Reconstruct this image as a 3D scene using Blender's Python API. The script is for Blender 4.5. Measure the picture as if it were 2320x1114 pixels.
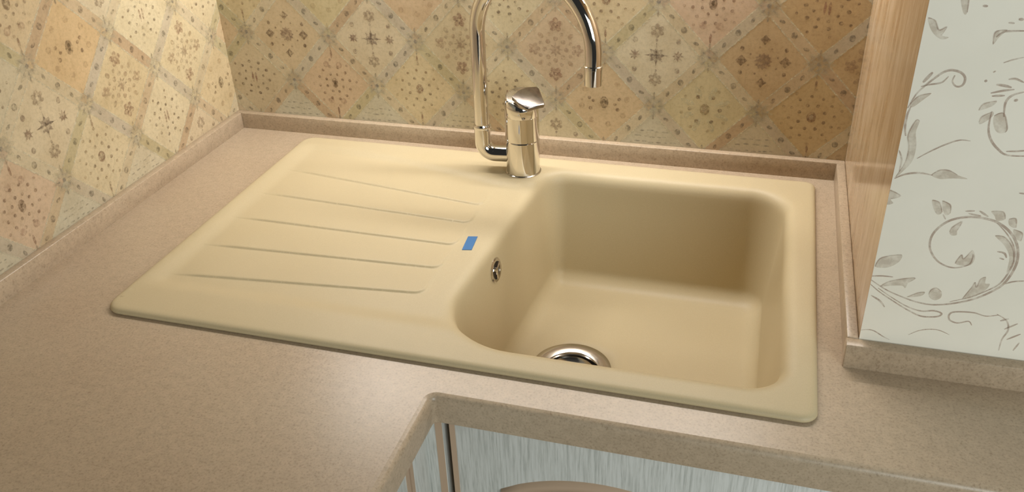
import bpy, bmesh, math, random
from mathutils import Vector, Matrix
from mathutils.geometry import delaunay_2d_cdt, tessellate_polygon

for _o in list(bpy.data.objects):
    bpy.data.objects.remove(_o)
S = bpy.context.scene
COL = S.collection
PI = math.pi

# ---------------------------------------------------------------- camera
cam_d = bpy.data.cameras.new('camera')
cam = bpy.data.objects.new('camera', cam_d)
COL.objects.link(cam)
cam_d.sensor_width = 36.0
cam_d.lens = 1976.58 / 2320 * 36.0
cam_d.clip_start = 0.02
right = Vector((0.959423, 0.279780, -0.035078))
down = Vector((0.113995, -0.498646, -0.859277))
fwd = Vector((-0.257900, 0.820412, -0.510306))
M = Matrix((right, -down, -fwd)).transposed().to_4x4()
M.translation = Vector((0.84464, -1.18889, 0.56224))
cam.matrix_world = M
S.camera = cam

# ---------------------------------------------------------------- light
S.view_settings.view_transform = 'Standard'
S.view_settings.look = 'None'
S.view_settings.gamma = 1.0
S.view_settings.exposure = 0.0
S.view_settings.use_curve_mapping = False
W = bpy.data.worlds.new('room_light')
S.world = W
W.use_nodes = True
W.node_tree.nodes['Background'].inputs[0].default_value = (0.93, 0.93, 0.86, 1)
W.node_tree.nodes['Background'].inputs[1].default_value = 0.03

def area(name, loc, target, sx, sy, power, col, spread=180):
    d = bpy.data.lights.new(name, 'AREA')
    d.shape = 'RECTANGLE'; d.size = sx; d.size_y = sy
    d.energy = power; d.color = col; d.spread = math.radians(spread)
    o = bpy.data.objects.new(name, d); COL.objects.link(o)
    o.location = loc
    o.rotation_euler = (Vector(target) - Vector(loc)).to_track_quat('-Z', 'Y').to_euler()
    return o

# warm strip under the wall cabinets, corner spot, added bowl fill, cool daylight from the room side
area('cabinet_strip_light', (0.52, -0.035, 0.52), (0.52, -0.06, 0), 0.78, 0.02, 4.1, (1.0, 0.96, 0.93))
area('bowl_fill_light', (0.78, -0.035, 0.52), (0.78, -0.06, 0), 0.25, 0.02, 0.5, (1.0, 0.96, 0.90))  # extra lamp added to brighten the bowl and the right end
area('cabinet_spot_light', (0.20, -0.050, 0.52), (0.23, -0.12, 0), 0.14, 0.05, 0.55, (1.0, 0.96, 0.92))
area('window_daylight', (1.9, -1.9, 0.7), (1.0, -0.4, 0), 1.0, 1.0, 23.0, (0.94, 1.0, 0.99))

# ---------------------------------------------------------------- helpers
def lin(c, a=1.0):
    return tuple(((v / 255) / 12.92 if v / 255 <= 0.04045 else ((v / 255 + 0.055) / 1.055) ** 2.4) for v in c) + (a,)

def linf(c, f, a=1.0):
    l = lin(c)
    return (l[0] * f[0], l[1] * f[1], l[2] * f[2], a)

def new_mat(name):
    m = bpy.data.materials.new(name); m.use_nodes = True
    nt = m.node_tree; b = nt.nodes['Principled BSDF']
    return m, nt, b

def node(nt, kind, **kw):
    n = nt.nodes.new(kind)
    for k, v in kw.items():
        if k.startswith('i_'):
            n.inputs[k[2:].replace('_', ' ')].default_value = v
        else:
            setattr(n, k, v)
    return n

def noise(nt, scale, detail=3, rough=0.5, stretch=None, dim='object'):
    tc = node(nt, 'ShaderNodeTexCoord')
    mp = node(nt, 'ShaderNodeMapping')
    if stretch: mp.inputs['Scale'].default_value = stretch
    nt.links.new(tc.outputs['Object'], mp.inputs['Vector'])
    n = node(nt, 'ShaderNodeTexNoise')
    n.inputs['Scale'].default_value = scale; n.inputs['Detail'].default_value = detail
    n.inputs['Roughness'].default_value = rough
    nt.links.new(mp.outputs[0], n.inputs['Vector'])
    return n.outputs['Fac']

def ramp(nt, fac, stops):
    r = node(nt, 'ShaderNodeValToRGB')
    e = r.color_ramp.elements
    while len(e) < len(stops): e.new(0.5)
    for k, (p, c) in enumerate(stops):
        e[k].position = p; e[k].color = c
    nt.links.new(fac, r.inputs['Fac'])
    return r.outputs['Color']

def mix(nt, kind, fac, a, b):
    n = node(nt, 'ShaderNodeMix', data_type='RGBA', blend_type=kind)
    for sock, v in ((n.inputs['Factor'], fac), (n.inputs[6], a), (n.inputs[7], b)):
        if hasattr(v, 'links'): nt.links.new(v, sock)
        else: sock.default_value = v
    return n.outputs[2]

def bump(nt, b, h, strength, dist=0.001):
    n = node(nt, 'ShaderNodeBump'); n.inputs['Strength'].default_value = strength; n.inputs['Distance'].default_value = dist
    nt.links.new(h, n.inputs['Height']); nt.links.new(n.outputs[0], b.inputs['Normal'])

def plain(name, col, rough=0.5, metal=0.0, spec=0.5):
    m, nt, b = new_mat(name)
    b.inputs['Base Color'].default_value = lin(col); b.inputs['Roughness'].default_value = rough
    b.inputs['Metallic'].default_value = metal; b.inputs['Specular IOR Level'].default_value = spec
    return m

def mat_stone():
    m, nt, b = new_mat('speckled_worktop')
    base = ramp(nt, noise(nt, 6, 3), [(0.3, (0.455, 0.355, 0.250, 1)), (0.7, (0.490, 0.395, 0.284, 1))])
    fine = noise(nt, 400, 3, 0.7)
    c = mix(nt, 'MULTIPLY', 0.75, base, ramp(nt, fine, [(0.30, (0.62, 0.56, 0.50, 1)), (0.47, (0.96, 0.95, 0.93, 1)), (0.60, (1.02, 1.0, 0.98, 1)), (0.72, (1.2, 1.17, 1.12, 1))]))
    mid = noise(nt, 110, 3, 0.6)
    c = mix(nt, 'MULTIPLY', 1.0, c, ramp(nt, mid, [(0.35, (0.93, 0.92, 0.90, 1)), (0.65, (1.05, 1.04, 1.03, 1))]))
    nt.links.new(c, b.inputs['Base Color'])
    b.inputs['Roughness'].default_value = 0.33
    b.inputs['Specular IOR Level'].default_value = 0.5
    bump(nt, b, fine, 0.15, 0.0004)
    return m

def mat_sink():
    m, nt, b = new_mat('cream_granite_sink')
    c = ramp(nt, noise(nt, 5, 2), [(0.3, (0.535, 0.440, 0.268, 1)), (0.7, (0.555, 0.462, 0.290, 1))])
    f = noise(nt, 900, 2)
    c = mix(nt, 'MULTIPLY', 1.0, c, ramp(nt, f, [(0.35, (0.97, 0.965, 0.95, 1)), (0.65, (1.02, 1.02, 1.02, 1))]))
    nt.links.new(c, b.inputs['Base Color'])
    b.inputs['Roughness'].default_value = 0.48
    b.inputs['Specular IOR Level'].default_value = 0.35
    return m

def mat_tile(name, worn):
    m, nt, b = new_mat(name)
    at = node(nt, 'ShaderNodeAttribute', attribute_name='tint')
    big = ramp(nt, noise(nt, 22, 4, 0.6), [(0.3, (0.90, 0.87, 0.83, 1)), (0.5, (0.99, 0.98, 0.97, 1)), (0.72, (1.05, 1.05, 1.06, 1))])
    c = mix(nt, 'MULTIPLY', 1.0, at.outputs['Color'], (0.95, 1.04, 1.18, 1))
    c = mix(nt, 'MULTIPLY', 1.0, c, big)
    fn = noise(nt, 190, 5, 0.78)
    c = mix(nt, 'MULTIPLY', 1.0, c, ramp(nt, fn, [(0.3, (0.80, 0.76, 0.70, 1)), (0.5, (1, 1, 1, 1)), (0.7, (1.1, 1.08, 1.04, 1))]))
    nt.links.new(c, b.inputs['Base Color'])
    b.inputs['Roughness'].default_value = 0.42
    b.inputs['Specular IOR Level'].default_value = 0.35
    if worn:
        al = ramp(nt, noise(nt, 210, 3, 0.6), [(0.36, (0.10, 0.10, 0.10, 1)), (0.60, (0.95, 0.95, 0.95, 1))])
        am = node(nt, 'ShaderNodeMath', operation='MULTIPLY')
        nt.links.new(al, am.inputs[0]); nt.links.new(at.outputs['Alpha'], am.inputs[1])
        nt.links.new(am.outputs[0], b.inputs['Alpha'])
    return m

def mat_paper():
    m, nt, b = new_mat('ivory_wallpaper')
    at = node(nt, 'ShaderNodeAttribute', attribute_name='tint')
    c = mix(nt, 'MULTIPLY', 1.0, at.outputs['Color'], ramp(nt, noise(nt, 14, 3), [(0.3, (0.97, 0.97, 0.96, 1)), (0.7, (1.02, 1.02, 1.02, 1))]))
    nt.links.new(c, b.inputs['Base Color'])
    b.inputs['Roughness'].default_value = 0.33
    al = ramp(nt, noise(nt, 120, 3, 0.6), [(0.34, (0.35, 0.35, 0.35, 1)), (0.60, (1, 1, 1, 1))])
    lt = node(nt, 'ShaderNodeMath', operation='LESS_THAN'); lt.inputs[1].default_value = 0.999     # the ground paper stays solid
    nt.links.new(at.outputs['Alpha'], lt.inputs[0])
    am = node(nt, 'ShaderNodeMath', operation='MULTIPLY'); nt.links.new(al, am.inputs[0]); nt.links.new(at.outputs['Alpha'], am.inputs[1])
    mx = node(nt, 'ShaderNodeMix', data_type='FLOAT')
    nt.links.new(lt.outputs[0], mx.inputs[0]); mx.inputs[2].default_value = 1.0; nt.links.new(am.outputs[0], mx.inputs[3])
    nt.links.new(mx.outputs[0], b.inputs['Alpha'])
    return m

def mat_wood():
    m, nt, b = new_mat('honey_beige_wood_panel')
    g = noise(nt, 12, 6, 0.62, (1, 3.2, 0.8))
    c = ramp(nt, g, [(0.32, (0.41, 0.275, 0.155, 1)), (0.5, (0.51, 0.385, 0.245, 1)), (0.68, (0.60, 0.475, 0.335, 1))])
    g2 = noise(nt, 60, 5, 0.7, (1, 2.2, 0.8))
    c = mix(nt, 'MULTIPLY', 0.7, c, ramp(nt, g2, [(0.3, (0.85, 0.80, 0.74, 1)), (0.6, (1.04, 1.03, 1.02, 1))]))
    nt.links.new(c, b.inputs['Base Color'])
    b.inputs['Roughness'].default_value = 0.16
    b.inputs['Specular IOR Level'].default_value = 0.65
    return m

def mat_white_wood(name='white_grained_wood', k=1.0, stretch=(1, 1, 0.05)):
    m, nt, b = new_mat(name)
    g = noise(nt, 420, 3, 0.7, stretch)
    c = ramp(nt, g, [(0.33, lin((184 * k, 187 * k, 181 * k))), (0.45, lin((204 * k, 206 * k, 200 * k))), (0.6, lin((218 * k, 220 * k, 215 * k)))])
    nt.links.new(c, b.inputs['Base Color'])
    b.inputs['Roughness'].default_value = 0.45
    bump(nt, b, g, 0.25, 0.0006)
    return m

STONE = mat_stone()
SINK = mat_sink()
TILE = mat_tile('patchwork_tile', False)
PRINT = mat_tile('patchwork_tile_print', True)
PAPER = mat_paper()
WOOD = mat_wood()
WHITE = mat_white_wood()
PATINA = plain('tan_patina', (192, 166, 140), 0.5)
CHROME = plain('chrome', (226, 222, 216), 0.06, 1.0)
DIM_CHROME = plain('dimmed_chrome', (160, 154, 150), 0.13, 1.0)  # chrome darkened in colour to stand for the lever's dull grey reflection
STEEL = plain('brushed_steel', (206, 200, 192), 0.16, 1.0)
DARK = plain('dark_opening', (38, 28, 20), 0.5)
BLUE = plain('blue_enamel', (52, 110, 166), 0.4)
PLAIN_WALL = plain('plain_painted_wall', (205, 196, 176), 0.7)
FLOORM = plain('beige_floor', (168, 140, 108), 0.5)
CARCASS = plain('cabinet_carcass', (190, 188, 178), 0.6)

def build(name, bm, mats, parent=None, smooth=None, merge=None):
    if merge: bmesh.ops.remove_doubles(bm, verts=bm.verts, dist=merge)
    me = bpy.data.meshes.new(name)
    bm.to_mesh(me); bm.free()
    for m in (mats if isinstance(mats, (list, tuple)) else [mats]): me.materials.append(m)
    o = bpy.data.objects.new(name, me); COL.objects.link(o)
    if parent: o.parent = parent
    if smooth is not None:
        for p in me.polygons: p.use_smooth = True
        if smooth < 180:
            me.set_sharp_from_angle(angle=math.radians(smooth))
    return o

def thing(name, loc, label, cat, group=None):
    o = bpy.data.objects.new(name, None); COL.objects.link(o)
    o.empty_display_size = 0.05
    o.location = loc; o['label'] = label; o['category'] = cat
    if group: o['group'] = group
    return o

def tag(o, label, cat, group=None):
    o['label'] = label; o['category'] = cat
    if group: o['group'] = group
    return o

def structure(o):
    o['kind'] = 'structure'
    return o

def child(o, parent):
    """parent an object built in world coordinates"""
    o.parent = parent
    o.matrix_parent_inverse = Matrix.Translation(parent.location).inverted()
    return o

def box(bm, x0, x1, y0, y1, z0, z1, mi=0):
    v = [bm.verts.new((x, y, z)) for x in (x0, x1) for y in (y0, y1) for z in (z0, z1)]
    for q in ((0, 1, 3, 2), (4, 6, 7, 5), (0, 4, 5, 1), (2, 3, 7, 6), (0, 2, 6, 4), (1, 5, 7, 3)):
        f = bm.faces.new([v[i] for i in q]); f.material_index = mi
    return v

def bevel_all(bm, w, seg=2):
    bmesh.ops.bevel(bm, geom=list(bm.edges), offset=w, segments=seg, profile=0.5, affect='EDGES')

def bridge(bm, a, b, closed=True, mi=0):
    n = len(a)
    for i in range(n if closed else n - 1):
        j = (i + 1) % n
        vs = []
        for v in (a[i], a[j], b[j], b[i]):
            if v not in vs: vs.append(v)
        if len(vs) > 2:
            try:
                f = bm.faces.new(vs); f.material_index = mi
            except ValueError: pass

def lathe(bm, prof, c, n=48, axis=Vector((0, 0, 1)), cap0=True, cap1=True):
    """prof: list of (radius, height) about axis through c"""
    a = axis.normalized(); u = a.orthogonal().normalized(); w = a.cross(u)
    rings = []
    for r, h in prof:
        rings.append([bm.verts.new(Vector(c) + a * h + (u * math.cos(t) + w * math.sin(t)) * r) for t in [2 * PI * k / n for k in range(n)]])
    for p, q in zip(rings, rings[1:]): bridge(bm, p, q)
    if cap0: bm.faces.new(rings[0][::-1])
    if cap1: bm.faces.new(rings[-1])
    return rings

def tube(bm, pts, rad, n=32, caps=True):
    pts = [Vector(p) for p in pts]
    rads = rad if isinstance(rad, (list, tuple)) else [rad] * len(pts)
    t0 = (pts[1] - pts[0]).normalized(); u = t0.orthogonal().normalized()
    rings = []
    for i, p in enumerate(pts):
        t = (pts[min(i + 1, len(pts) - 1)] - pts[max(i - 1, 0)]).normalized()
        u = (u - t * u.dot(t)).normalized(); w = t.cross(u)
        rings.append([bm.verts.new(p + (u * math.cos(a) + w * math.sin(a)) * rads[i]) for a in [2 * PI * k / n for k in range(n)]])
    for a, b in zip(rings, rings[1:]): bridge(bm, a, b)
    if caps:
        bm.faces.new(rings[0][::-1]); bm.faces.new(rings[-1])

def smooth01(x):
    x = max(0.0, min(1.0, x)); return x * x * (3 - 2 * x)

# ---------------------------------------------------------------- patchwork tile walls
PX, PZ = 0.07225, 0.075            # half diagonals of the lozenge tiles
CREAM = (214, 196, 152)
INK = (122, 88, 60)

class Wall:
    """tiles and their printed pattern on one wall; (u, v) wall coordinates go to 3D through f(u, v, lift)"""
    def __init__(self, f, u0, u1, v0, v1):
        self.f = f; self.bm = bmesh.new(); self.lay = self.bm.loops.layers.float_color.new('tint')
        self.clip = (u0, u1, v0, v1)
        self.soft = 1.0
    def poly(self, pts, col, lift, mi=1, alpha=1.0):
        u0, u1, v0, v1 = self.clip
        for ax, lim, sg in ((0, u0, 1), (0, u1, -1), (1, v0, 1), (1, v1, -1)):   # cut at the wall's edges
            out = []
            for i in range(len(pts)):
                a, b = pts[i], pts[(i + 1) % len(pts)]
                da, db = (a[ax] - lim) * sg, (b[ax] - lim) * sg
                if da >= 0: out.append(a)
                if (da >= 0) != (db >= 0):
                    t = da / (da - db); out.append((a[0] + (b[0] - a[0]) * t, a[1] + (b[1] - a[1]) * t))
            pts = out
            if len(pts) < 3: return
        vs = [self.bm.verts.new(self.f(p[0], p[1], lift)) for p in pts]
        try: f = self.bm.faces.new(vs)
        except ValueError: return
        f.material_index = mi
        c = lin(col, alpha * (self.soft if alpha < 1.0 else 1.0))
        for l in f.loops: l[self.lay] = c
    def fan(self, cx, cy, rim, col, lift, alpha=1.0):
        n = len(rim)
        for i in range(n): self.poly([(cx, cy), rim[i], rim[(i + 1) % n]], col, lift, 1, alpha)
    def dot(self, cx, cy, rx, ry=None, col=INK, lift=0.0004, alpha=0.85, rot=0.0, n=10):
        ry = ry or rx
        c, s = math.cos(rot), math.sin(rot)
        self.poly([(cx + rx * math.cos(t) * c - ry * math.sin(t) * s, cy + rx * math.cos(t) * s + ry * math.sin(t) * c) for t in [2 * PI * k / n for k in range(n)]], col, lift, 1, alpha)
    def ring(self, cx, cy, r, w, col=INK, alpha=0.8, ky=1.25):
        self.dot(cx, cy, r, r * ky, col, 0.00035, alpha)
        self.dot(cx, cy, r - w, (r - w) * ky, (205, 180, 138), 0.00045, 0.95)
    def star(self, cx, cy, r, col, alpha=0.85, n=8, inner=0.58, lift=0.0004):
        rim = [(cx + (r if k % 2 == 0 else r * inner) * math.cos(PI * k / n), cy + (r if k % 2 == 0 else r * inner) * math.sin(PI * k / n)) for k in range(2 * n)]
        self.fan(cx, cy, rim, col, lift, alpha)
    def petals(self, cx, cy, r, col, n=4, alpha=0.8, off=PI / 4, k=0.42):
        for i in range(n):
            t = off + 2 * PI * i / n
            self.dot(cx + r * 0.6 * math.cos(t), cy + r * 0.6 * math.sin(t), r * k, r * k * 0.8, col, 0.0004, alpha, t)

rnd = random.Random(7)
M_ = 0.001
def motif(w, kind, cx, cy, a=0.85):
    d = lambda x, y, rx, ry=None, col=INK, al=a, rot=0.0: w.dot(cx + x * M_, cy + y * M_, rx * M_, (ry or rx) * M_, col, 0.0004, al, rot)
    def circle(n, r, rad, col=INK, off=0.0, ky=1.0, al=a):
        for i in range(n):
            t = off + 2 * PI * i / n
            d(r * math.cos(t), r * math.sin(t), rad, rad * ky, col, al)
    if kind == 'star':
        mauve = (138, 112, 92)
        w.star(cx, cy, 13 * M_, mauve, a)
        d(0, 0, 17, 1.3, mauve); d(0, 0, 1.2, 19, mauve)
        for s in (-1, 1):
            w.star(cx + s * 30 * M_, cy, 8.5 * M_, (128, 88, 66), a, 8, 0.5)
            w.petals(cx, cy + s * 35 * M_, 10 * M_, (146, 116, 88), 6, a * 0.8, PI / 6)
            for q in (-1, 1): d(s * 30, q * 21, 3.6, 4.2, (150, 124, 98))
            d(0, s * 22, 1.8, 2.4, (160, 134, 108))
    elif kind == 'oval':
        circle(8, 15, 2.2, ky=1.1, off=0.4); circle(12, 27, 2.5, (140, 102, 72), 0.2)
        circle(8, 38, 2.2, (158, 122, 92), 0.1, al=a * 0.7)
        for s in (-1, 1):
            for q in (-1, 1): d(s * 11, q * 30, 5.2, 5.2, (166, 118, 92), a * 0.55)
        d(0, 0, 5.6, 8.6, (112, 80, 48)); d(0, 1, 2.4, 4, (140, 110, 70))
        for s in (-1, 1): d(0, s * 47, 1.8, 7, (138, 92, 66))
    elif kind == 'circlet':
        w.ring(cx, cy, 6.4 * M_, 3.2 * M_, (128, 80, 56), a)
        circle(8, 18, 2.6, off=0.4); circle(12, 30, 2.2, (146, 110, 72), 0.1); circle(10, 40, 2.4, (160, 124, 84), 0.3, al=a * .6)
        for s in (-1, 1): d(0, s * 47, 1.7, 6.5, (138, 92, 66))
    elif kind == 'quiet':
        d(0, 0, 6.5, 9.5, (118, 92, 62)); d(0, 0.5, 3.2, 5, (146, 120, 84))
        for s in (-1, 1):
            d(s * 22, 6, 2.7, 2.7); d(s * 16, -2 * s, 2.5, 2.5); d(s * 20, -10, 2.9, 2.9)
            d(s * 33, 3, 2, 2, (160, 124, 84), a * .6)
        circle(8, 34, 4.5, (176, 140, 98), 0.2, 1, a * 0.5)
    elif kind == 'dotted':
        dk = (96, 62, 40)
        for s in (-1, 1): d(s * 3, 0, 1.8, 9, (158, 104, 82), a)
        circle(8, 17, 2.3, dk, 0.2); circle(10, 27, 3.0, dk, 0.5, 0.85); circle(8, 38, 2.0, (136, 100, 68), 0.2)
    elif kind == 'whiteflower':
        for i in range(8):
            t = PI / 8 + PI / 4 * i
            w.dot(cx + 26 * M_ * math.cos(t), cy + 26 * M_ * math.sin(t), 11 * M_, 4 * M_, (214, 200, 160), 0.0003, 0.7, t)
        w.ring(cx, cy, 7 * M_, 3 * M_, (158, 126, 82), a)
        circle(6, 21, 3.0, (116, 80, 48), PI / 3, 1); circle(8, 33, 2.6, (160, 128, 84), 0.2, 1, a * .7)
    elif kind == 'blossom':
        w.star(cx, cy, 11 * M_, (146, 108, 84), a * 0.75, 8, 0.5)
        circle(8, 16, 3.6, (160, 120, 90), 0.0, 1, a * 0.7); circle(8, 24, 3.0, (150, 112, 82), PI / 8, 1, a * 0.6)
        for s in (-1, 1):
            w.petals(cx, cy + s * 36 * M_, 10 * M_, (150, 100, 74), 5, a * 0.85, PI / 2 * s, 0.5)
            w.petals(cx + s * 32 * M_, cy, 9 * M_, (156, 112, 84), 5, a * 0.7, 0, 0.45)
            for q in (-1, 1): d(s * 22, q * 20, 5, 3.4, (164, 128, 92), a * 0.7, 0.8 * s * q)
    elif kind == 'squares':
        w.star(cx, cy, 12 * M_, (142, 108, 84), a, 12, 0.78)
        dk = (104, 70, 44)
        for s in (-1, 1):
            w.star(cx + s * 29 * M_, cy, 8 * M_, dk, a, 4, 0.72); w.star(cx, cy + s * 30 * M_, 7.5 * M_, dk, a, 4, 0.6)
            for q in (-1, 1): d(s * 29, q * 17, 2.8, 3.2, dk)
        circle(8, 20, 1.6, (150, 116, 80), 0.3)
    elif kind == 'script':
        for i in range(9):
            y = -36 + i * 9
            L = 46 * (1 - abs(y) / 62)
            x = -L
            while x < L - 4:
                q = rnd.uniform(4, 11); d(x + q / 2, y + rnd.uniform(-1.2, 1.2), q / 2, 1.1, rnd.choice([(150, 138, 116), (164, 152, 128), (140, 122, 104)]), a * 0.8)
                x += q + rnd.uniform(1.5, 4)

def tile_wall(w, cells, default, vtop, ncol, a=0.85):
    """cells: {(i, j): (kind, colour)}; centres at ((i + (j%2)/2)*2*PX + u_off, 0.012 + j*PZ)"""
    bands = [(200, 180, 140), (186, 172, 146), (170, 132, 94), (174, 160, 108), (206, 188, 148), (190, 160, 118), (180, 166, 146)]
    for j in range(-1, int(vtop / PZ) + 2):
        cy = 0.012 + j * PZ
        for i in range(-1, ncol):
            cx = w.off + (i + (0.5 if j % 2 else 0.0)) * 2 * PX
            kind, col = cells.get((i, j), default(i, j))
            col = tuple(int(m + (v - m) * 0.52) for v, m in zip(col, (204, 180, 141)))
            w.poly([(cx - PX, cy), (cx, cy - PZ), (cx + PX, cy), (cx, cy + PZ)], col, 0.0, 0)
            motif(w, kind, cx, cy, a)
            # the two upper borders of this tile and their dots
            for sx in (-1, 1):
                ax, ay, bx, by = cx, cy + PZ, cx + sx * PX, cy
                L = math.hypot(bx - ax, by - ay); dx, dy = (bx - ax) / L, (by - ay) / L; nx, ny = -dy, dx
                bc = bands[(i * 5 + j * 3 + (sx + 1) * 2) % len(bands)]; bc = tuple(int(m + (v - m) * 0.4) for v, m in zip(bc, (200, 176, 138)))
                h = 0.0082
                def q(s, t): return (ax + dx * s + nx * t, ay + dy * s + ny * t)
                e0, e1 = 0.010, L - 0.010
                w.poly([q(e0, -h), q(e1, -h), q(e1, h), q(e0, h)], bc, 0.00015, 0)
                for t in (-h, h):
                    w.poly([q(e0, t - 0.0011), q(e1, t - 0.0011), q(e1, t + 0.0011), q(e0, t + 0.0011)], (236, 220, 182), 0.00022, 1, 0.9)
                dc = tuple(int(v * 0.70) for v in bc); rot = math.atan2(dy, dx)
                m_ = q(L / 2, 0); w.dot(m_[0], m_[1], 0.0042, 0.0048, dc, 0.0003, a)
                for s in (0.26, 0.74):
                    m_ = q(L * s, 0); w.dot(m_[0], m_[1], 0.0044, 0.0024, dc, 0.0003, a, rot + 0.4)
        for i in range(-1, ncol):     # grey florets on the corners between the tiles
            cx = w.off + (i + (0.0 if j % 2 else 0.5)) * 2 * PX
            w.star(cx, cy, 0.022, (216, 198, 158), 0.5, 8, 0.62, 0.00028)
            w.star(cx, cy, 0.0165, (194, 178, 148), 0.42, 8, 0.7, 0.00032)
            for k in range(8):
                t = PI / 4 * k
                w.dot(cx + 0.0095 * math.cos(t), cy + 0.0095 * math.sin(t), 0.0036, 0.0013, (150, 134, 112), 0.0004, 0.48, t)
            w.dot(cx, cy, 0.003, 0.003, (134, 124, 112), 0.0004, 0.8)
            for s in (-1, 1): w.dot(cx, cy + s * 0.017, 0.0012, 0.004, (150, 130, 104), 0.0004, 0.7)

Z_TOP = 1.62
TZ = 0.585
kinds = ['oval', 'dotted', 'star', 'circlet', 'blossom', 'quiet', 'squares', 'whiteflower']
tans = [(206, 178, 132), (214, 190, 146), (198, 164, 118), (204, 182, 140), (194, 168, 124), (212, 186, 150)]
def default(i, j):
    r = random.Random(i * 131 + j * 17 + 5)
    return r.choice(kinds), r.choice(tans)
GREY = (194, 184, 158)
back_cells = {     # rows from the worktop up, columns from the corner
    (1, 0): ('script', GREY), (2, 0): ('script', GREY), (3, 0): ('script', (200, 186, 152)), (4, 0): ('star', (200, 180, 140)),
    (5, 0): ('script', GREY), (6, 0): ('script', (190, 176, 146)), (7, 0): ('quiet', (184, 150, 104)),
    (0, 1): ('dotted', (196, 172, 130)), (1, 1): ('oval', (200, 162, 122)), (2, 1): ('circlet', (208, 182, 134)), (3, 1): ('dotted', (204, 184, 140)),
    (4, 1): ('quiet', (200, 164, 116)), (5, 1): ('whiteflower', (202, 182, 132)), (6, 1): ('circlet', (184, 148, 94)),
    (1, 2): ('squares', (198, 168, 124)), (2, 2): ('star', (206, 184, 148)), (3, 2): ('blossom', (198, 176, 132)), (4, 2): ('blossom', (200, 168, 130)),
    (5, 2): ('star', (210, 194, 160)), (6, 2): ('squares', (188, 152, 106)), (7, 2): ('blossom', (186, 148, 98)),
    (0, 3): ('circlet', (200, 176, 124)), (1, 3): ('quiet', (196, 176, 122)), (2, 3): ('quiet', (198, 160, 118)), (3, 3): ('dotted', (202, 182, 140)),
    (4, 3): ('circlet', (206, 180, 134)), (5, 3): ('oval', (204, 168, 136)), (6, 3): ('dotted', (180, 142, 92)),
}
left_cells = {
    (1, 0): ('star', (212, 186, 148)), (2, 0): ('script', (206, 192, 160)), (3, 0): ('script', GREY), (4, 0): ('script', (196, 184, 158)),
    (0, 1): ('quiet', (210, 182, 134)), (1, 1): ('dotted', (218, 198, 156)), (2, 1): ('circlet', (212, 190, 146)), (3, 1): ('oval', (204, 168, 134)),
    (4, 1): ('dotted', (198, 172, 134)), (1, 2): ('blossom', (214, 192, 146)), (2, 2): ('blossom', (206, 180, 132)), (3, 2): ('star', (210, 188, 150)),
    (4, 2): ('quiet', (190, 164, 116)), (0, 3): ('dotted', (214, 192, 148)), (1, 3): ('dotted', (218, 200, 158)), (2, 3): ('quiet', (204, 164, 110)),
    (3, 3): ('dotted', (200, 182, 148)), (1, 4): ('circlet', (212, 186, 138)), (2, 4): ('star', (208, 190, 156)),
}
wb = Wall(lambda u, v, l: (u, -l, v), 0.0, 0.98, 0.0, TZ)
wb.off = -0.02925; wb.soft = 0.68
tile_wall(wb, back_cells, default, TZ, 9)
wb.clip = (0.0, 0.98, -9, 9)
wb.poly([(0, TZ), (0.98, TZ), (0.98, Z_TOP), (0, Z_TOP)], (200, 190, 168), 0.0, 0)
wb.clip = (-9, 9, -9, 9)
wb.poly([(0, -0.87), (0.98, -0.87), (0.98, 0), (0, 0)], (200, 190, 168), 0.0, 0)
structure(build('wall_back', wb.bm, [TILE, PRINT]))

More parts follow.
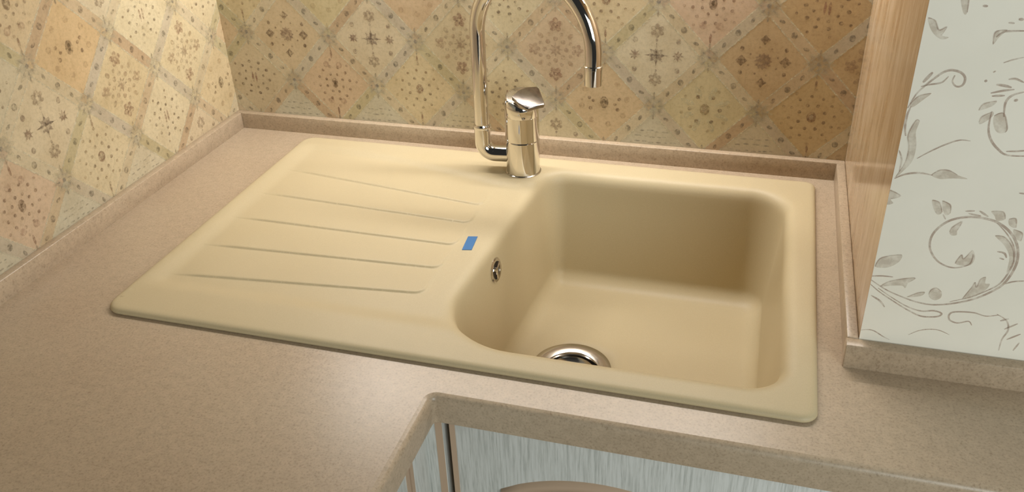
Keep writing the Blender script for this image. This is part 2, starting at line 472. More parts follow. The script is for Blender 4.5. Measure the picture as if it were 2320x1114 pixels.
wl = Wall(lambda u, v, l: (l, -u, v), 0.0, 1.5, 0.0, TZ)
wl.off = -0.0395; wl.soft = 0.58
tile_wall(wl, left_cells, default, TZ, 12)
wl.clip = (-9, 9, -9, 9)
wl.poly([(0, TZ), (1.5, TZ), (1.5, Z_TOP), (0, Z_TOP)], (200, 190, 168), 0.0, 0)
wl.poly([(0, -0.87), (1.5, -0.87), (1.5, 0), (0, 0)], (200, 190, 168), 0.0, 0)
structure(build('wall_left', wl.bm, [TILE, PRINT]))
DAMASK = [
(3,0,[10437,1358,10432,1255,10350,1201,10257,1196,10152,1250,10074,1360,10058,1476,10093,1580,10174,1672,10294,1723,10421,1732,10555,1703,10676,1621,10761,1501,10801,1357,10794,1221,10749,1077,10666,977,10539,877,10378,803,10220,763,10079,769,9931,809,9779,868,9621,963]),
(2,0,[10557,1695,10655,1602,10740,1482,10776,1354,10767,1226,10722,1082,10636,990,10508,896,10348,817]),
(2.2,0,[9613,925,9728,833,9871,745,9998,673,10136,617,10273,634,10306,676,10233,696,10125,675,9991,709,9834,794,9706,876]),
(2,0,[9615,998,9711,1015,9816,1018]),
(2.2,0,[10786,737,10685,707,10571,729,10424,714,10376,679,10388,616,10463,591,10552,625,10588,585]),
(2.5,0,[9657,785,9745,734,9799,669]),
(2,0,[10762,1079,10819,1113,10918,1137]),
(1.6,0,[9616,362,9731,382,9843,324,9906,296]),
(1.4,0,[10065,382,10166,456,10303,484,10423,444]),
(2,0,[10281,1782,10356,1794]),
(2.5,0,[10393,1799,10475,1749]),
(2,0,[10311,1762,10417,1750]),
(2.4,0,[10622,1408,10682,1400,10712,1353]),
(2,0,[10655,1346,10697,1334]),
(2.5,0,[10814,674,10880,710]),
(2.2,0,[10868,586,10964,666]),
(2.2,0,[10914,473,11016,556]),
(2,0,[10877,335,10875,466,10902,583,10865,686,10771,743]),
(2,0,[10996,356,11027,456]),
(0,1,[9639,1109,9666,1200,9755,1248,9848,1269,9835,1189,9750,1115]),
(0,1,[9717,895,9803,972,10001,1036,9957,976,9941,911,9909,933,9813,919]),
(0,1,[9973,812,10059,875,10118,893,10093,844]),
(0,1,[10154,871,10167,927,10210,952,10259,914,10265,852,10224,815,10179,830]),
(0,1,[10447,863,10499,1004,10516,1060,10538,1010,10552,1100,10591,1132,10600,1063,10640,1061,10621,996,10547,905]),
(0,1,[10197,1560,10212,1612,10277,1677,10257,1584,10261,1535,10217,1526]),
(0,1,[10309,1238,10342,1336,10370,1298,10421,1398,10460,1310,10424,1228]),
(0,1,[10487,1807,10582,1810,10612,1742,10552,1715,10522,1763]),
(0,1,[10641,1745,10695,1755,10716,1666,10659,1683]),
(0,1,[10701,1648,10778,1618,10784,1537,10728,1571]),
(0,1,[10570,1567,10651,1561,10739,1457,10777,1320,10748,1197,10732,1365,10663,1480]),
(2.6,0,[9666,2453,9646,2529,9642,2639,9659,2727]),
(0,1,[9654,2055,9706,2206,9710,2344,9683,2465,9720,2601,9751,2598,9740,2493,9767,2372,9764,2235,9718,2138]),
(2.4,0,[9647,2039,9727,2090,9840,2115,9949,2103]),
(0,1,[9939,2105,9996,2157,10072,2162,10146,2126,10233,2096,10115,2089,10013,2073]),
(1.8,0,[9795,2250,9878,2320,9995,2402,10097,2452,10181,2452]),
(2,0,[9638,2315,9673,2226,9674,2110]),
(2.6,0,[10482,2914,10403,2878,10369,2813,10384,2688]),
(2.6,0,[10284,2733,10292,2584,10332,2479,10405,2398,10489,2348,10652,2355]),
(2,0,[10472,2382,10552,2391,10639,2408]),
(0,1,[10311,2693,10377,2719,10432,2596,10425,2550,10371,2545,10328,2598]),
(0,1,[10208,2625,10223,2680,10294,2728,10296,2681,10229,2611]),
(0,1,[10185,2730,10208,2790,10300,2823,10275,2774]),
(2.4,0,[10241,2887,10324,2913,10408,2930]),
(2.4,0,[10255,2862,10350,2874]),
(0,1,[9993,1862,10058,1843,10098,1751,10062,1723,10020,1779]),
(0,1,[10076,1863,10149,1830,10165,1747,10120,1730]),
(2,0,[10661,2005,10736,2002]),
(1.6,0,[10110,1729,10139,1683]),
(0,1,[9617,1926,9726,1876,9653,1834,9680,1794,9622,1781]),
(0,1,[9846,3687,9906,3689,9925,3543,9895,3541]),
(0,1,[9647,3488,9705,3466,9747,3392,9799,3420,9774,3351,9831,3335,9781,3315,9720,3352,9673,3414]),
(2.6,0,[9635,2707,9677,2831,9727,2907,9792,2984,9852,3042,9910,3063,9984,3046,10024,3000,10017,2941,9973,2926,9934,2967,9942,3021]),
(2,0,[9703,2906,9771,2929,9854,2952,9897,3009]),
(0,1,[9648,2745,9703,2823,9794,2853,9741,2789,9673,2719]),
(3.5,0,[9712,2943,9770,3036]),
(2.2,0,[10176,3355,10219,3399,10290,3411,10399,3417]),
(0,1,[10167,3295,10163,3396,10244,3417,10198,3356]),
(2,0,[10238,3475,10283,3473]),
(3,0,[10304,3507,10341,3504]),
(2.6,0,[10025,3600,10063,3598]),
(1.6,0,[10276,3148,10337,3177,10413,3203]),
(3,0,[10265,2963,10327,2958,10384,2945]),
(2.4,0,[10345,3013,10396,3020,10463,2994]),
(4,0,[10436,2850,10445,2828]),
(3,0,[10224,3075,10232,3066]),
(3,0,[10176,2997,10188,2980])]

# ---------------------------------------------------------------- boxed column on the right
XP, YD = 0.9630, -0.4229
wr = Wall(lambda u, v, l: (u, YD - l, v), XP, 1.7, 0.0, Z_TOP)
wr.poly([(XP, 0.0), (1.7, 0.0), (1.7, Z_TOP), (XP, Z_TOP)], (243, 238, 223), 0.0, 0)
INKP = (178, 154, 138)
def ribbon(w, pts, wid, col, lift, alpha):
    # smooth the polyline, then a strip of the brush's width with tapered ends
    P = [Vector(p) for p in pts]
    Q = []
    for i in range(len(P) - 1):
        p0, p1, p2, p3 = P[max(i - 1, 0)], P[i], P[i + 1], P[min(i + 2, len(P) - 1)]
        for k in range(6):
            t = k / 6
            Q.append(0.5 * ((2 * p1) + (p2 - p0) * t + (2 * p0 - 5 * p1 + 4 * p2 - p3) * t * t + (3 * p1 - p0 - 3 * p2 + p3) * t ** 3))
    Q.append(P[-1])
    L, R_ = [], []
    for i, p in enumerate(Q):
        t = (Q[min(i + 1, len(Q) - 1)] - Q[max(i - 1, 0)])
        if t.length < 1e-9: t = Vector((1, 0))
        t.normalize(); n = Vector((-t.y, t.x)); s = i / (len(Q) - 1)
        h = wid / 2 * (0.45 + 0.55 * math.sin(PI * min(1, max(0, s))))
        L.append(p + n * h); R_.append(p - n * h)
    for i in range(len(Q) - 1):
        w.poly([L[i], L[i + 1], R_[i + 1], R_[i]], col, lift, 0, alpha)
def leaf(w, pts, col, lift, alpha):
    P = [Vector(p) for p in pts]; n = len(P); Q = []
    for i in range(n):
        p0, p1, p2, p3 = P[i - 1], P[i], P[(i + 1) % n], P[(i + 2) % n]
        for k in range(4):
            t = k / 4
            Q.append(0.5 * ((2 * p1) + (p2 - p0) * t + (2 * p0 - 5 * p1 + 4 * p2 - p3) * t * t + (3 * p1 - p0 - 3 * p2 + p3) * t ** 3))
    for tri in tessellate_polygon([[Vector((q.x, q.y, 0)) for q in Q]]):
        w.poly([Q[k] for k in tri], col, lift, 0, alpha)
def damask(dx, dz):
    for k, (wid, closed, c) in enumerate(DAMASK):
        pts = [(c[i] * 1e-4 + dx, c[i + 1] * 1e-4 + dz) for i in range(0, len(c), 2)]
        if closed:
            leaf(wr, pts, (190, 172, 152), 0.0002, 0.36)
            ctr = (sum(p[0] for p in pts) / len(pts), sum(p[1] for p in pts) / len(pts))
            ribbon(wr, pts[:max(3, len(pts) // 2 + 1)], 0.0012, INKP, 0.0003, 0.45)
        else:
            ribbon(wr, pts, wid * 0.0008, INKP, 0.00025, 0.55)
for ix in range(4):
    for iz in range(4):
        damask(ix * 0.19, iz * 0.36 + (0.18 if ix % 2 else 0.0) - (0.36 if ix % 2 else 0))
wr.clip = (-9, 9, -9, 9)
wr.poly([(XP, -0.87), (1.7, -0.87), (1.7, 0.0), (XP, 0.0)], (243, 238, 223), 0.0, 0)
structure(build('wall_right', wr.bm, [PAPER]))

bm = bmesh.new(); box(bm, XP, XP + 0.012, YD + 0.0006, -0.0005, 0.0, Z_TOP)
structure(build('trim_1', bm, [WOOD]))

bm = bmesh.new(); box(bm, -0.02, 2.2, -3.0, 0.02, -0.90, -0.87)
structure(build('floor', bm, [FLOORM]))

# ---------------------------------------------------------------- worktop
XI, YI, TH = 0.564, -0.580, 0.036
SX0, SX1, SY0, SY1 = 0.1414, 0.9263, -0.5345, -0.0345      # sink outline
bm = bmesh.new()
r = 0.007
prof = [(r, 0.0), (r * 0.62, -r * 0.075), (r * 0.29, -r * 0.29), (r * 0.075, -r * 0.62), (0.0, -r), (0.0, -TH + 0.003), (0.003, -TH), (0.06, -TH)]
XE, YE = 1.69, -1.49
rows = []
for d, z in prof:
    line = [(XE, YI + d)]
    rc = 0.006 + d                                # rounded inner corner
    cx, cy = XI - d + rc, YI + d - rc
    for k in range(9):
        t = PI / 2 + (PI / 2) * k / 8
        line.append((cx + rc * math.cos(t), cy + rc * math.sin(t)))
    line.append((XI - d, YE))
    rows.append([bm.verts.new((x, y, z)) for x, y in line])
for a, b in zip(rows, rows[1:]): bridge(bm, a, b, closed=False)
outer = [Vector((v.co.x, v.co.y, 0)) for v in rows[0]]
loopA = outer + [Vector(p) for p in ((0.0005, YE, 0), (0.0005, -0.0005, 0), (XP - 0.0002, -0.0005, 0), (XP - 0.0002, YD - 0.0006, 0), (XE, YD - 0.0006, 0))]
hole = [Vector(p) for p in ((SX0 + .012, SY0 + .012, 0), (SX0 + .012, SY1 - .012, 0), (SX1 - .012, SY1 - .012, 0), (SX1 - .012, SY0 + .012, 0))]
allv = loopA + hole
vv = [bm.verts.new(p) for p in allv]
for tri in tessellate_polygon([loopA, hole]):
    bm.faces.new([vv[i] for i in tri])
hb = [bm.verts.new((p.x, p.y, -TH)) for p in hole]
bridge(bm, vv[len(loopA):], hb)
bmesh.ops.remove_doubles(bm, verts=bm.verts, dist=1e-5)
bmesh.ops.recalc_face_normals(bm, faces=bm.faces)
wt = build('worktop', bm, STONE, smooth=40)
for p in wt.data.polygons:
    if p.normal.z > 0.999: p.use_smooth = False
tag(wt, 'speckled pinkish beige stone worktop wrapping round the corner under the cream sink', 'worktop')

HU, TU = 0.0268, 0.0117
def upstand(pts, label, rounded=0.0012):
    """bar of constant section along a straight footprint quad"""
    bm = bmesh.new()
    lo = [bm.verts.new((x, y, -0.0011)) for x, y in pts]; hi = [bm.verts.new((x, y, HU)) for x, y in pts]
    bridge(bm, lo, hi); bm.faces.new(lo[::-1]); bm.faces.new(hi)
    bmesh.ops.recalc_face_normals(bm, faces=bm.faces)
    bevel_all(bm, rounded, 2)
    o = build('worktop_upstand', bm, STONE, smooth=50)
    return tag(o, label, 'upstand')
e = 0.0001
upstand([(e, -e), (XP - e, -e), (XP - e, -TU + e), (e, -TU + e)], 'long narrow beige stone upstand behind the sink and faucet, along the back tiled wall')
upstand([(e, -TU), (TU - 0.0003, -TU), (TU - 0.0003, YE), (e, YE)], 'beige stone upstand running along the left tiled wall from the corner')
upstand([(XP - TU + 0.0003, -TU), (XP - e, -TU), (XP - e, YD - 0.0012), (XP - TU + 0.0003, YD - 0.0012)], 'short beige stone upstand at the foot of the wood side panel, right of the sink')
upstand([(XP - TU - 0.001, YD - 0.0016), (XE, YD - 0.0016), (XE, YD - 0.0136), (XP - TU - 0.001, YD - 0.0156)], 'greyish stone upstand under the floral wallpaper')

# ---------------------------------------------------------------- sink
def quad_ring(corners, radii, inset, ns=24, nc=14):
    """closed outline of a rounded quad (counter-clockwise corners), moved inwards by inset; constant vertex count"""
    n = 4; lines = []
    for i in range(n):
        a, b = Vector(corners[i]), Vector(corners[(i + 1) % n])
        d = (b - a).normalized(); nrm = Vector((-d.y, d.x))
        lines.append((a + nrm * inset, d))
    cs = []
    for i in range(n):
        (p, d), (q, e_) = lines[i - 1], lines[i]
        det = d.x * (-e_.y) + d.y * e_.x
        t = ((q.x - p.x) * (-e_.y) + (q.y - p.y) * e_.x) / det
        cs.append(p + d * t)
    out = []
    segs = []
    for i in range(n):
        c = cs[i]; d0 = lines[i - 1][1]; d1 = lines[i][1]
        rad = max(0.004, radii[i] - inset)
        ang = math.acos(max(-1, min(1, d0.dot(d1)))); tl = rad * math.tan(ang / 2)
        a = c - d0 * tl; ctr = a + Vector((-d0.y, d0.x)) * rad
        t0 = math.atan2(a.y - ctr.y, a.x - ctr.x)
        segs.append([ctr + Vector((math.cos(t0 + ang * k / nc), math.sin(t0 + ang * k / nc))) * rad for k in range(nc + 1)])
    for i in range(n):
        out += segs[i]
        a, b = segs[i][-1], segs[(i + 1) % n][0]
        out += [a.lerp(b, k / ns) for k in range(1, ns)]
    return out

OUT = [(SX0, SY0), (SX1, SY0), (SX1, SY1), (SX0, SY1)]
OUTR = [0.022, 0.016, 0.014, 0.022]
BOWL = [(0.525, -0.495), (0.892, -0.495), (0.889, -0.083), (0.554, -0.083)]
BOWLR = [0.088, 0.036, 0.048, 0.034]
RIM = 0.0075
L0 = [(0.10, -0.060), (0.193, -0.067), (0.319, -0.081), (0.436, -0.108), (0.488, -0.123), (0.525, -0.127), (0.552, -0.112), (0.568, -0.086), (0.60, -0.07)]
LK = [(-0.150, -0.198), (-0.229, -0.249), (-0.302, -0.307), (-0.377, -0.363), (-0.450, -0.419)]     # y at x = .165 and x = .490
def interp(tab, x):
    if x <= tab[0][0]: return tab[0][1]
    for (a, ya), (b, yb) in zip(tab, tab[1:]):
        if x <= b: return ya + (yb - ya) * (x - a) / (b - a)
    return tab[-1][1]
def lk(k, x): return LK[k][0] + (LK[k][1] - LK[k][0]) * (x - 0.165) / 0.325
XR = 0.493
def deck(x, y):
    z = RIM
    l0 = interp(L0, x)
    m = smooth01((x - 0.150) / 0.03) * smooth01((l0 + 0.004 - y) / 0.016) * smooth01((0.600 - x) / 0.03) * smooth01((y + 0.485) / 0.03)
    z -= 0.0046 * m
    if x < XR and 0.160 < x:
        fade = smooth01((x - 0.163) / 0.06)
        for k in range(5):
            yf = lk(k, x); yb = l0 - 0.014 if k == 0 else lk(k - 1, x)
            if yf < y < yb + 0.0001:
                rr = 0.013; sx = XR - x; sy = y - yf
                if sx < rr and sy < rr: d = rr - math.hypot(rr - sx, rr - sy)
                else: d = min(sx, sy)
                t = (y - yf) / (yb - yf)
                z += 0.0022 * fade * smooth01(d / 0.0034) * max(0.0, 1 - t) ** 0.9
    return z

bm = bmesh.new()
# outer edge: from the worktop up and over
rings = []
for d, z in ((0.0040, 0.0003), (0.0034, 0.0008), (0.0006, 0.0010), (0.0, 0.0022), (0.0005, 0.0041), (0.0018, 0.0058), (0.0038, 0.0069), (0.0064, 0.0074), (0.009, RIM)):
    rings.append([bm.verts.new((p.x, p.y, z)) for p in quad_ring(OUT, OUTR, d, 160, 12)])
for a, b in zip(rings, rings[1:]): bridge(bm, a, b)
outer_loop = [Vector((v.co.x, v.co.y)) for v in rings[-1]]
# bowl: rolled edge, drafted walls, coved floor
bprof = [(-0.015, 0.0), (-0.012, -0.0003), (-0.009, -0.0011), (-0.006, -0.0026), (-0.0035, -0.0048), (-0.0012, -0.0082), (0.0003, -0.0125), (0.0012, -0.018)]
for k in range(1, 13):
    t = k / 12; bprof.append((0.0012 + 0.0125 * t, -0.018 - 0.130 * t))
x_, z_ = bprof[-1]
FR = 0.024
for k in range(1, 11):
    t = PI / 2 * k / 10
    bprof.append((x_ + FR * (1 - math.cos(t)), z_ - FR * math.sin(t)))
zf = bprof[-1][1]
brings = []
for i, (d, z) in enumerate(bprof):
    row = []
    for p in quad_ring(BOWL, BOWLR, d, 90, 16):
        w_ = max(0.0, 1 + z / 0.02)
        row.append(bm.verts.new((p.x, p.y, z + RIM + (deck(p.x, p.y) - RIM) * w_)))
    brings.append(row)
DC = Vector((0.641, -0.304)); DR = 0.0510
base = [Vector((v.co.x, v.co.y)) for v in brings[-1]]
last = brings[-1]
ZF = zf + RIM
for k in range(1, 9):
    t = k / 8; row = []
    for p in base:
        c = DC + (p - DC).normalized() * (DR - 0.004)
        q = p.lerp(c, t); row.append(bm.verts.new((q.x, q.y, ZF - 0.0025 * t)))
    brings.append(row)
for z in (-0.004, -0.03):
    brings.append([bm.verts.new((v.co.x, v.co.y, ZF + z)) for v in brings[-1]])
for a, b in zip(brings, brings[1:]): bridge(bm, a, b)
inner_loop = [Vector((v.co.x, v.co.y)) for v in brings[0]]
# deck between the two: free points of a fine grid, denser along the steps of the drainer
pts = list(outer_loop) + list(inner_loop)
no, ni = len(outer_loop), len(inner_loop)
edges = [(i, (i + 1) % no) for i in range(no)] + [(no + i, no + (i + 1) % ni) for i in range(ni)]
seen = set()
GUARD = quad_ring(BOWL, BOWLR, -0.0178, 6, 10)
def in_bowl(x, y, m):
    xl = 0.525 + 0.029 * (y + 0.495) / 0.412 - 0.0175
    if not (xl - m < x < 0.907 + m and -0.5105 - m < y < -0.0675 + m): return False
    if min(abs(x - xl), abs(x - 0.907)) > 0.11 or min(abs(y + 0.5105), abs(y + 0.0675)) > 0.11: return True
    ins = False
    for k in range(len(GUARD)):
        p, q = GUARD[k], GUARD[(k + 1) % len(GUARD)]
        if (p.y > y) != (q.y > y) and x < (q.x - p.x) * (y - p.y) / (q.y - p.y) + p.x: ins = not ins
    return ins
def addp(x, y):
    if not (SX0 + 0.0115 < x < SX1 - 0.0115 and SY0 + 0.0115 < y < SY1 - 0.0115): return
    if in_bowl(x, y, 0.0): return
    key = (round(x / 0.0006), round(y / 0.0006))
    if key in seen: return
    seen.add(key); pts.append(Vector((x, y)))
for k in range(5):
    for i in range(0, 108):
        x = 0.166 + i * 0.003
        if x > XR - 0.0005: break
        for s in (-0.0024, -0.0008, 0.0, 0.0007, 0.0014, 0.0021, 0.0028, 0.0042, 0.0062):
            addp(x, lk(k, x) + s)
    yf = lk(k, XR)
    for i in range(0, 30):
        y = yf - 0.002 + i * 0.0025
        for s in (0.0012, 0.0, -0.0007, -0.0014, -0.0021, -0.0028, -0.0042): addp(XR + s, y)
    for i in range(13):
        t = PI + (PI / 2) * i / 12
        for s in (-0.0013, 0.0, 0.0007, 0.0014, 0.0021, 0.0028, 0.0042):
            q = 0.013 - s
            addp(XR - 0.013 - math.cos(t) * q, yf + 0.013 + math.sin(t) * q)
nx, ny = int(0.80 / 0.004), int(0.51 / 0.004)
for i in range(nx):
    for j in range(ny): addp(SX0 + 0.012 + i * 0.004 + (j % 2) * 0.002, SY0 + 0.012 + j * 0.004)
res = delaunay_2d_cdt(pts, edges, [], 0, 1e-7)
cv, cf = res[0], res[2]
dv = []
for k, p in enumerate(cv):
    src = [q for q in res[3][k] if q < no + ni]
    if src: dv.append(rings[-1][src[0]] if src[0] < no else brings[0][src[0] - no])
    else: dv.append(bm.verts.new((p.x, p.y, deck(p.x, p.y))))
for f in cf:
    c = sum((Vector((cv[i].x, cv[i].y)) for i in f), Vector((0, 0))) / len(f)
    inside = False; n_ = ni
    for a in range(n_):      # leave the bowl open
        p, q = inner_loop[a], inner_loop[(a + 1) % n_]
        if (p.y > c.y) != (q.y > c.y) and c.x < (q.x - p.x) * (c.y - p.y) / (q.y - p.y) + p.x: inside = not inside
    if inside: continue
    # inside the outer outline only
    if not (SX0 + .008 < c.x < SX1 - .008 and SY0 + .008 < c.y < SY1 - .008): continue
    if all(i < no for i in f):      # slivers outside the rounded corners
        hit = False
        for a in range(no):
            p, q = outer_loop[a], outer_loop[(a + 1) % no]
            if (p.y > c.y) != (q.y > c.y) and c.x < (q.x - p.x) * (c.y - p.y) / (q.y - p.y) + p.x: hit = not hit
        if not hit: continue
    bm.faces.new([dv[i] for i in f])
bmesh.ops.recalc_face_normals(bm, faces=bm.faces)
if sum(f.normal.z * f.calc_area() for f in bm.faces) < 0: bmesh.ops.reverse_faces(bm, faces=bm.faces)
sink = thing('kitchen_sink', (0.53, -0.285, 0), 'cream composite kitchen sink with ribbed drainer and one deep bowl', 'sink')
child(build('sink_body', bm, SINK, smooth=180), sink)

bm = bmesh.new()      # small blue enamel badge lying on the deck, a slanted plate
zb = deck(0.509, -0.295)
vb = [(0.5035, -0.313), (0.5155, -0.3105), (0.5125, -0.2775), (0.5005, -0.280)]
lo = [bm.verts.new((x, y, zb - 0.0002)) for x, y in vb]; hi = [bm.verts.new((x, y, zb + 0.0007)) for x, y in vb]
bridge(bm, lo, hi); bm.faces.new(hi); bm.faces.new(lo[::-1])
bmesh.ops.recalc_face_normals(bm, faces=bm.faces)
o = child(build('badge', bm, BLUE), sink); o['label'] = 'small plain blue badge'

# overflow rosette on the left bowl wall
OC = Vector((0.5414, -0.299, -0.0300)); 
wn = Vector((1, -0.070, 0.096)).normalized()
bm = bmesh.new()
lathe(bm, [(0.0165, 0.0), (0.0165, 0.0012), (0.0150, 0.0022), (0.0118, 0.0018), (0.0115, 0.0006)], OC, 40, wn, True, False)
ov = child(build('overflow_cover', bm, STEEL, smooth=40), sink); ov['label'] = 'round chrome overflow cover'
bm = bmesh.new()
lathe(bm, [(0.0116, 0.0), (0.0116, 0.0005)], OC, 32, wn)
b_ = build('overflow_opening', bm, DARK); b_.parent = ov
bm = bmesh.new()
ux = wn.cross(Vector((0, 0, 1))).normalized(); uz = ux.cross(wn)
for k in range(3):
    t = 2 * PI * k / 3 + 0.5
    dr = ux * math.cos(t) + uz * math.sin(t)
    tube(bm, [OC + wn * 0.0014, OC + wn * 0.0014 + dr * 0.0122], 0.0019, 10)
lathe(bm, [(0.0042, 0.0006), (0.0042, 0.0022), (0.003, 0.003)], OC, 20, wn)
b_ = build('cross_bar', bm, STEEL, smooth=40); b_.parent = ov

# waste: polished flange with basket strainer
bm = bmesh.new()
zd = ZF - 0.0028
lathe(bm, [(DR + 0.002, 0.0003), (DR + 0.0015, 0.0022), (DR - 0.002, 0.0030), (DR - 0.010, 0.0022), (DR - 0.015, 0.0004), (DR - 0.0165, -0.006), (DR - 0.0180, -0.012), (0.030, -0.014)], (DC.x, DC.y, zd), 72, Vector((0, 0, 1)), False, True)
dr_ = child(build('drain_flange', bm, STEEL, smooth=50), sink); dr_['label'] = 'polished steel drain flange'
bm = bmesh.new()
lathe(bm, [(0.0315, -0.0138), (0.0320, -0.004), (0.0305, -0.0028), (0.028, -0.006), (0.014, -0.008), (0.012, -0.001), (0.0095, 0.0012)], (DC.x, DC.y, zd), 60, Vector((0, 0, 1)), False, True)
b_ = build('basket_strainer', bm, STEEL, smooth=50); b_.parent = dr_
bm = bmesh.new()
for k in range(10):
    t = 2 * PI * k / 10
    lathe(bm, [(0.0022, -0.0068), (0.0022, -0.0064)], (DC.x + 0.021 * math.cos(t), DC.y + 0.021 * math.sin(t), zd), 10)
b_ = build('strainer_holes', bm, DARK); b_.parent = dr_

# ---------------------------------------------------------------- faucet
FX, FY, FZ = 0.5205, -0.0870, RIM - 0.0003
faucet = thing('kitchen_faucet', (FX, FY, FZ), 'chrome single lever faucet with tall swan neck spout behind the bowl', 'faucet')
c0 = (FX, FY, FZ)
RB = 0.0243
bm = bmesh.new(); lathe(bm, [(RB - 0.001, 0.0), (RB, 0.0006), (RB, 0.0506), (RB - 0.0006, 0.0512)], c0, 64)
child(build('body', bm, CHROME, smooth=40), faucet)
bm = bmesh.new(); lathe(bm, [(RB + 0.0016, 0.0), (RB + 0.0016, 0.0014), (RB + 0.0003, 0.0024)], c0, 64)
child(build('base_ring', bm, STEEL, smooth=40), faucet)
bm = bmesh.new(); lathe(bm, [(RB - 0.0006, 0.0512), (RB - 0.0008, 0.0522), (RB, 0.0526), (RB, 0.0880), (RB - 0.0010, 0.0890)], c0, 64)
child(build('upper_body', bm, CHROME, smooth=40), faucet)
bm = bmesh.new(); lathe(bm, [(RB - 0.0009, 0.0890), (RB - 0.0007, 0.0900), (RB - 0.0007, 0.0930), (RB - 0.0014, 0.0940)], c0, 64)
child(build('handle_gap_ring', bm, STEEL, smooth=40), faucet)
# handle: drum with a slanted top, and a flat blade reaching out to the front right
bm = bmesh.new()
fdir = Vector((0.36, -0.93, 0)).normalized()
n = 64; zt = lambda x, y: 0.1150 - 0.30 * ((x * fdir.x + y * fdir.y))
ra = [bm.verts.new((FX + (RB - 0.001) * math.cos(2 * PI * k / n), FY + (RB - 0.001) * math.sin(2 * PI * k / n), FZ + 0.0870)) for k in range(n)]
rb = [bm.verts.new((FX + RB * math.cos(2 * PI * k / n), FY + RB * math.sin(2 * PI * k / n), FZ + 0.0882)) for k in range(n)]
def topring(rr, dz): return [bm.verts.new((FX + rr * math.cos(2 * PI * k / n), FY + rr * math.sin(2 * PI * k / n), FZ + dz + zt(rr * math.cos(2 * PI * k / n), rr * math.sin(2 * PI * k / n)))) for k in range(n)]
rc_ = topring(RB, -0.006); rd_ = topring(RB - 0.0012, -0.0025); re_ = topring(RB - 0.0045, -0.0004)
for a, b in ((ra, rb), (rb, rc_), (rc_, rd_), (rd_, re_)): bridge(bm, a, b)
bm.faces.new(ra[::-1]); bm.faces.new(re_)
handle = child(build('handle', bm, CHROME, smooth=40), faucet)
bm = bmesh.new()
out = [(-0.0085, -0.0170), (-0.0035, -0.0040), (0.0060, 0.0060), (0.0195, 0.0110), (0.0235, 0.0085), (0.0375, -0.0150), (0.0372, -0.0185), (0.0185, -0.0310), (0.0140, -0.0312), (0.0030, -0.0260)]
th = lambda x, y: 0.1250 - 0.40 * (x * fdir.x + y * fdir.y)
lo = [bm.verts.new((FX + x, FY + y, FZ + th(x, y) - 0.005)) for x, y in out]; hi = [bm.verts.new((FX + x, FY + y, FZ + th(x, y))) for x, y in out]
bridge(bm, lo, hi); bm.faces.new(hi); bm.faces.new(lo[::-1])
bmesh.ops.recalc_face_normals(bm, faces=bm.faces); bevel_all(bm, 0.0009, 2)
b_ = build('lever', bm, DIM_CHROME, smooth=30); b_.parent = handle

# spout: low arm to the left, elbow, swivel collar, then the swan neck
EX, EY, EZ = 0.4620, -0.0900, 0.0330
bm = bmesh.new(); path = [Vector((FX - RB + 0.004, FY, EZ - 0.0005))]
path.append(Vector((EX + 0.020, EY, EZ)))
for k in range(0, 11):
    t = PI / 2 * k / 10
    path.append(Vector((EX + 0.017 - 0.017 * math.sin(t), EY, EZ + 0.017 - 0.017 * math.cos(t))))
path.append(Vector((EX, EY, EZ + 0.040)))
tube(bm, path, 0.0118, 36)
child(build('spout_arm', bm, CHROME, smooth=50), faucet)
bm = bmesh.new(); lathe(bm, [(0.0124, 0.0385), (0.0129, 0.0395), (0.0129, 0.0425), (0.0122, 0.044)], (EX, EY, EZ), 40)
child(build('swivel_collar', bm, CHROME, smooth=40), faucet)
bm = bmesh.new()
OX, OY, OZ = 0.6345, -0.1500, 0.1790
sd = Vector((OX - EX, OY - EY, 0)); reach = sd.length; sd.normalize(); RR = reach / 2
ZC = 0.2080
path = [Vector((EX, EY, EZ + 0.0435 + (ZC - EZ - 0.0435) * k / 6)) for k in range(6)]
for k in range(0, 41):
    t = PI * k / 40
    path.append(Vector((EX, EY, ZC)) + sd * (RR - RR * math.cos(t)) + Vector((0, 0, RR * math.sin(t))))
path.append(Vector((OX, OY, OZ + 0.006)))
tube(bm, path, [0.0106 + 0.0002 * (1 if i > 8 else 0) for i in range(len(path))], 36)
child(build('swan_neck_pipe', bm, CHROME, smooth=60), faucet)
bm = bmesh.new(); lathe(bm, [(0.0098, -0.010), (0.0112, -0.0095), (0.0114, 0.0115), (0.0122, 0.0120), (0.0122, 0.0155), (0.0110, 0.0165)], (OX, OY, OZ), 40)
child(build('aerator', bm, CHROME, smooth=40), faucet)

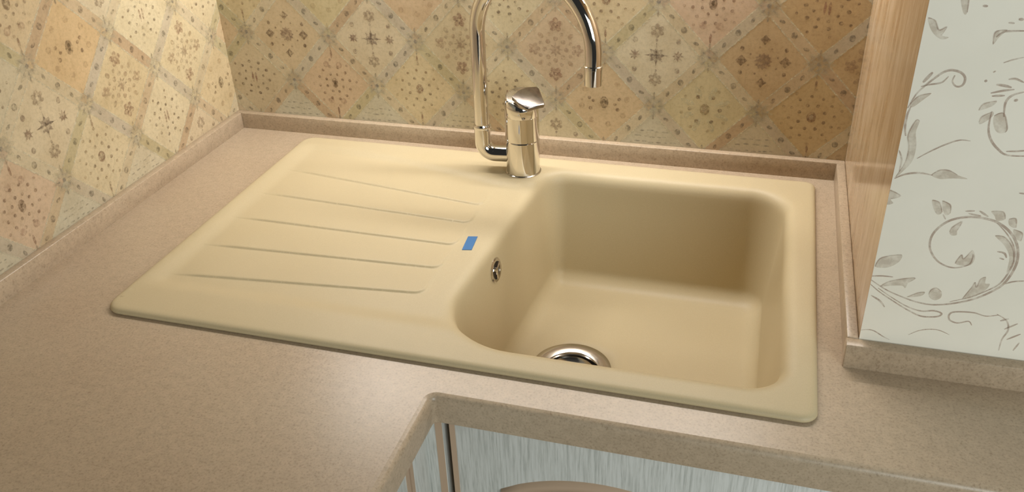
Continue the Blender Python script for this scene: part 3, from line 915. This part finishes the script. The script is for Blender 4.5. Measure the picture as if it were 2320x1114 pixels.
# ---------------------------------------------------------------- base cabinets
YF, XF = -0.560, 0.543
ZB = -TH - 0.0005
cab = thing('sink_cabinet', (1.06, -0.30, -0.87), 'white grained base cabinet with arched doors under the sink', 'cabinet')
bm = bmesh.new(); box(bm, 0.570, 1.66, YF + 0.022, YF + 0.040, -0.77, ZB - 0.001)
box(bm, 0.570, 1.66, YF + 0.06, YF + 0.078, -0.87, -0.77)
child(build('carcass', bm, CARCASS), cab)
def arched_door(x0, x1, cx, parent):
    bm = bmesh.new(); box(bm, x0, x1, YF, YF + 0.020, -0.765, ZB - 0.002)
    bevel_all(bm, 0.002, 2)
    d = child(build('door', bm, WHITE, smooth=40), parent)
    for xa in (x0 - 0.0005, x1 - 0.0055):            # tan glazed edges of the door
        bm = bmesh.new(); box(bm, xa, xa + 0.006, YF - 0.0006, YF + 0.019, -0.766, ZB - 0.0022)
        e_ = build('glazed_edge', bm, PATINA); e_.parent = d; e_['label'] = 'tan glazed edge strip'
    # cathedral moulding: an arch over two uprights
    hw = cx - x0 - 0.052; Ra = 0.205; zt_ = -0.0985
    a = math.asin(min(1, (hw - 0.02) / Ra))
    path = [Vector((cx - hw, YF, -0.70)), Vector((cx - hw, YF, zt_ - Ra + Ra * math.cos(a) - 0.012))]
    for k in range(17):
        t = -a + 2 * a * k / 16
        path.append(Vector((cx + Ra * math.sin(t), YF, zt_ - Ra + Ra * math.cos(t))))
    path += [Vector((cx + hw, YF, path[1].z)), Vector((cx + hw, YF, -0.70)), Vector((cx - hw, YF, -0.70))]
    bm = bmesh.new()
    prf = [(0, 0), (0.002, -0.005), (0.006, -0.0065), (0.012, -0.004), (0.015, 0)]
    rows = []
    m = len(path) - 1
    for k in range(m):
        p0, p1, p2 = path[(k - 1) % m], path[k], path[(k + 1) % m]
        t = (p2 - p0).normalized(); nn = Vector((t.z, 0, -t.x))
        rows.append([bm.verts.new(p1 + nn * u + Vector((0, v, 0))) for u, v in prf])
    for k in range(m):
        bridge(bm, rows[k], rows[(k + 1) % m], closed=False)
    bmesh.ops.recalc_face_normals(bm, faces=bm.faces)
    e_ = build('arched_moulding', bm, PATINA, smooth=60); e_.parent = d; e_['label'] = 'tan arched moulding'
    return d
arched_door(0.5715, 0.9650, 0.735, cab)
arched_door(0.9680, 1.3000, 1.134, cab)
arched_door(1.3030, 1.6350, 1.469, cab)

cab2 = thing('corner_cabinet', (0.30, -1.0, -0.87), 'white base cabinet facing right under the left run of worktop', 'cabinet')
bm = bmesh.new(); box(bm, XF - 0.040, XF - 0.022, -1.46, YF + 0.06, -0.77, ZB - 0.001)
box(bm, XF - 0.08, XF - 0.06, -1.46, YF + 0.06, -0.87, -0.77)
child(build('carcass', bm, CARCASS), cab2)
bm = bmesh.new(); box(bm, XF - 0.0190, XF + 0.0200, YF + 0.0015, YF + 0.020, -0.77, ZB - 0.001)
child(build('corner_filler', bm, WHITE), cab2)
bm = bmesh.new(); box(bm, XF + 0.0110, XF + 0.0190, YF + 0.0012, YF + 0.0022, -0.77, ZB - 0.001)
o = child(build('glazed_edge', bm, PATINA), cab2); o['label'] = 'tan glazed edge strip'
WHITE_SIDE = mat_white_wood('white_grained_wood_side', 1.0)
y1 = YF + 0.022
for k, (ya, yb) in enumerate(((-0.606, YF + 0.001), (-1.03, -0.609), (-1.45, -1.033))):
    bm = bmesh.new(); box(bm, XF - 0.021, XF, ya, yb, -0.765, ZB - 0.002); bevel_all(bm, 0.0015, 2)
    d = child(build('door' if k else 'corner_post', bm, WHITE_SIDE, smooth=40), cab2)
    for p, q in ((yb - 0.007, yb), (ya, ya + 0.007)):
        if k == 0 and q == yb: continue
        bm = bmesh.new(); box(bm, XF - 0.002, XF + 0.0006, p, q, -0.766, ZB - 0.0022)
        e_ = build('glazed_edge', bm, PATINA); e_.parent = d; e_['label'] = 'tan glazed edge strip'
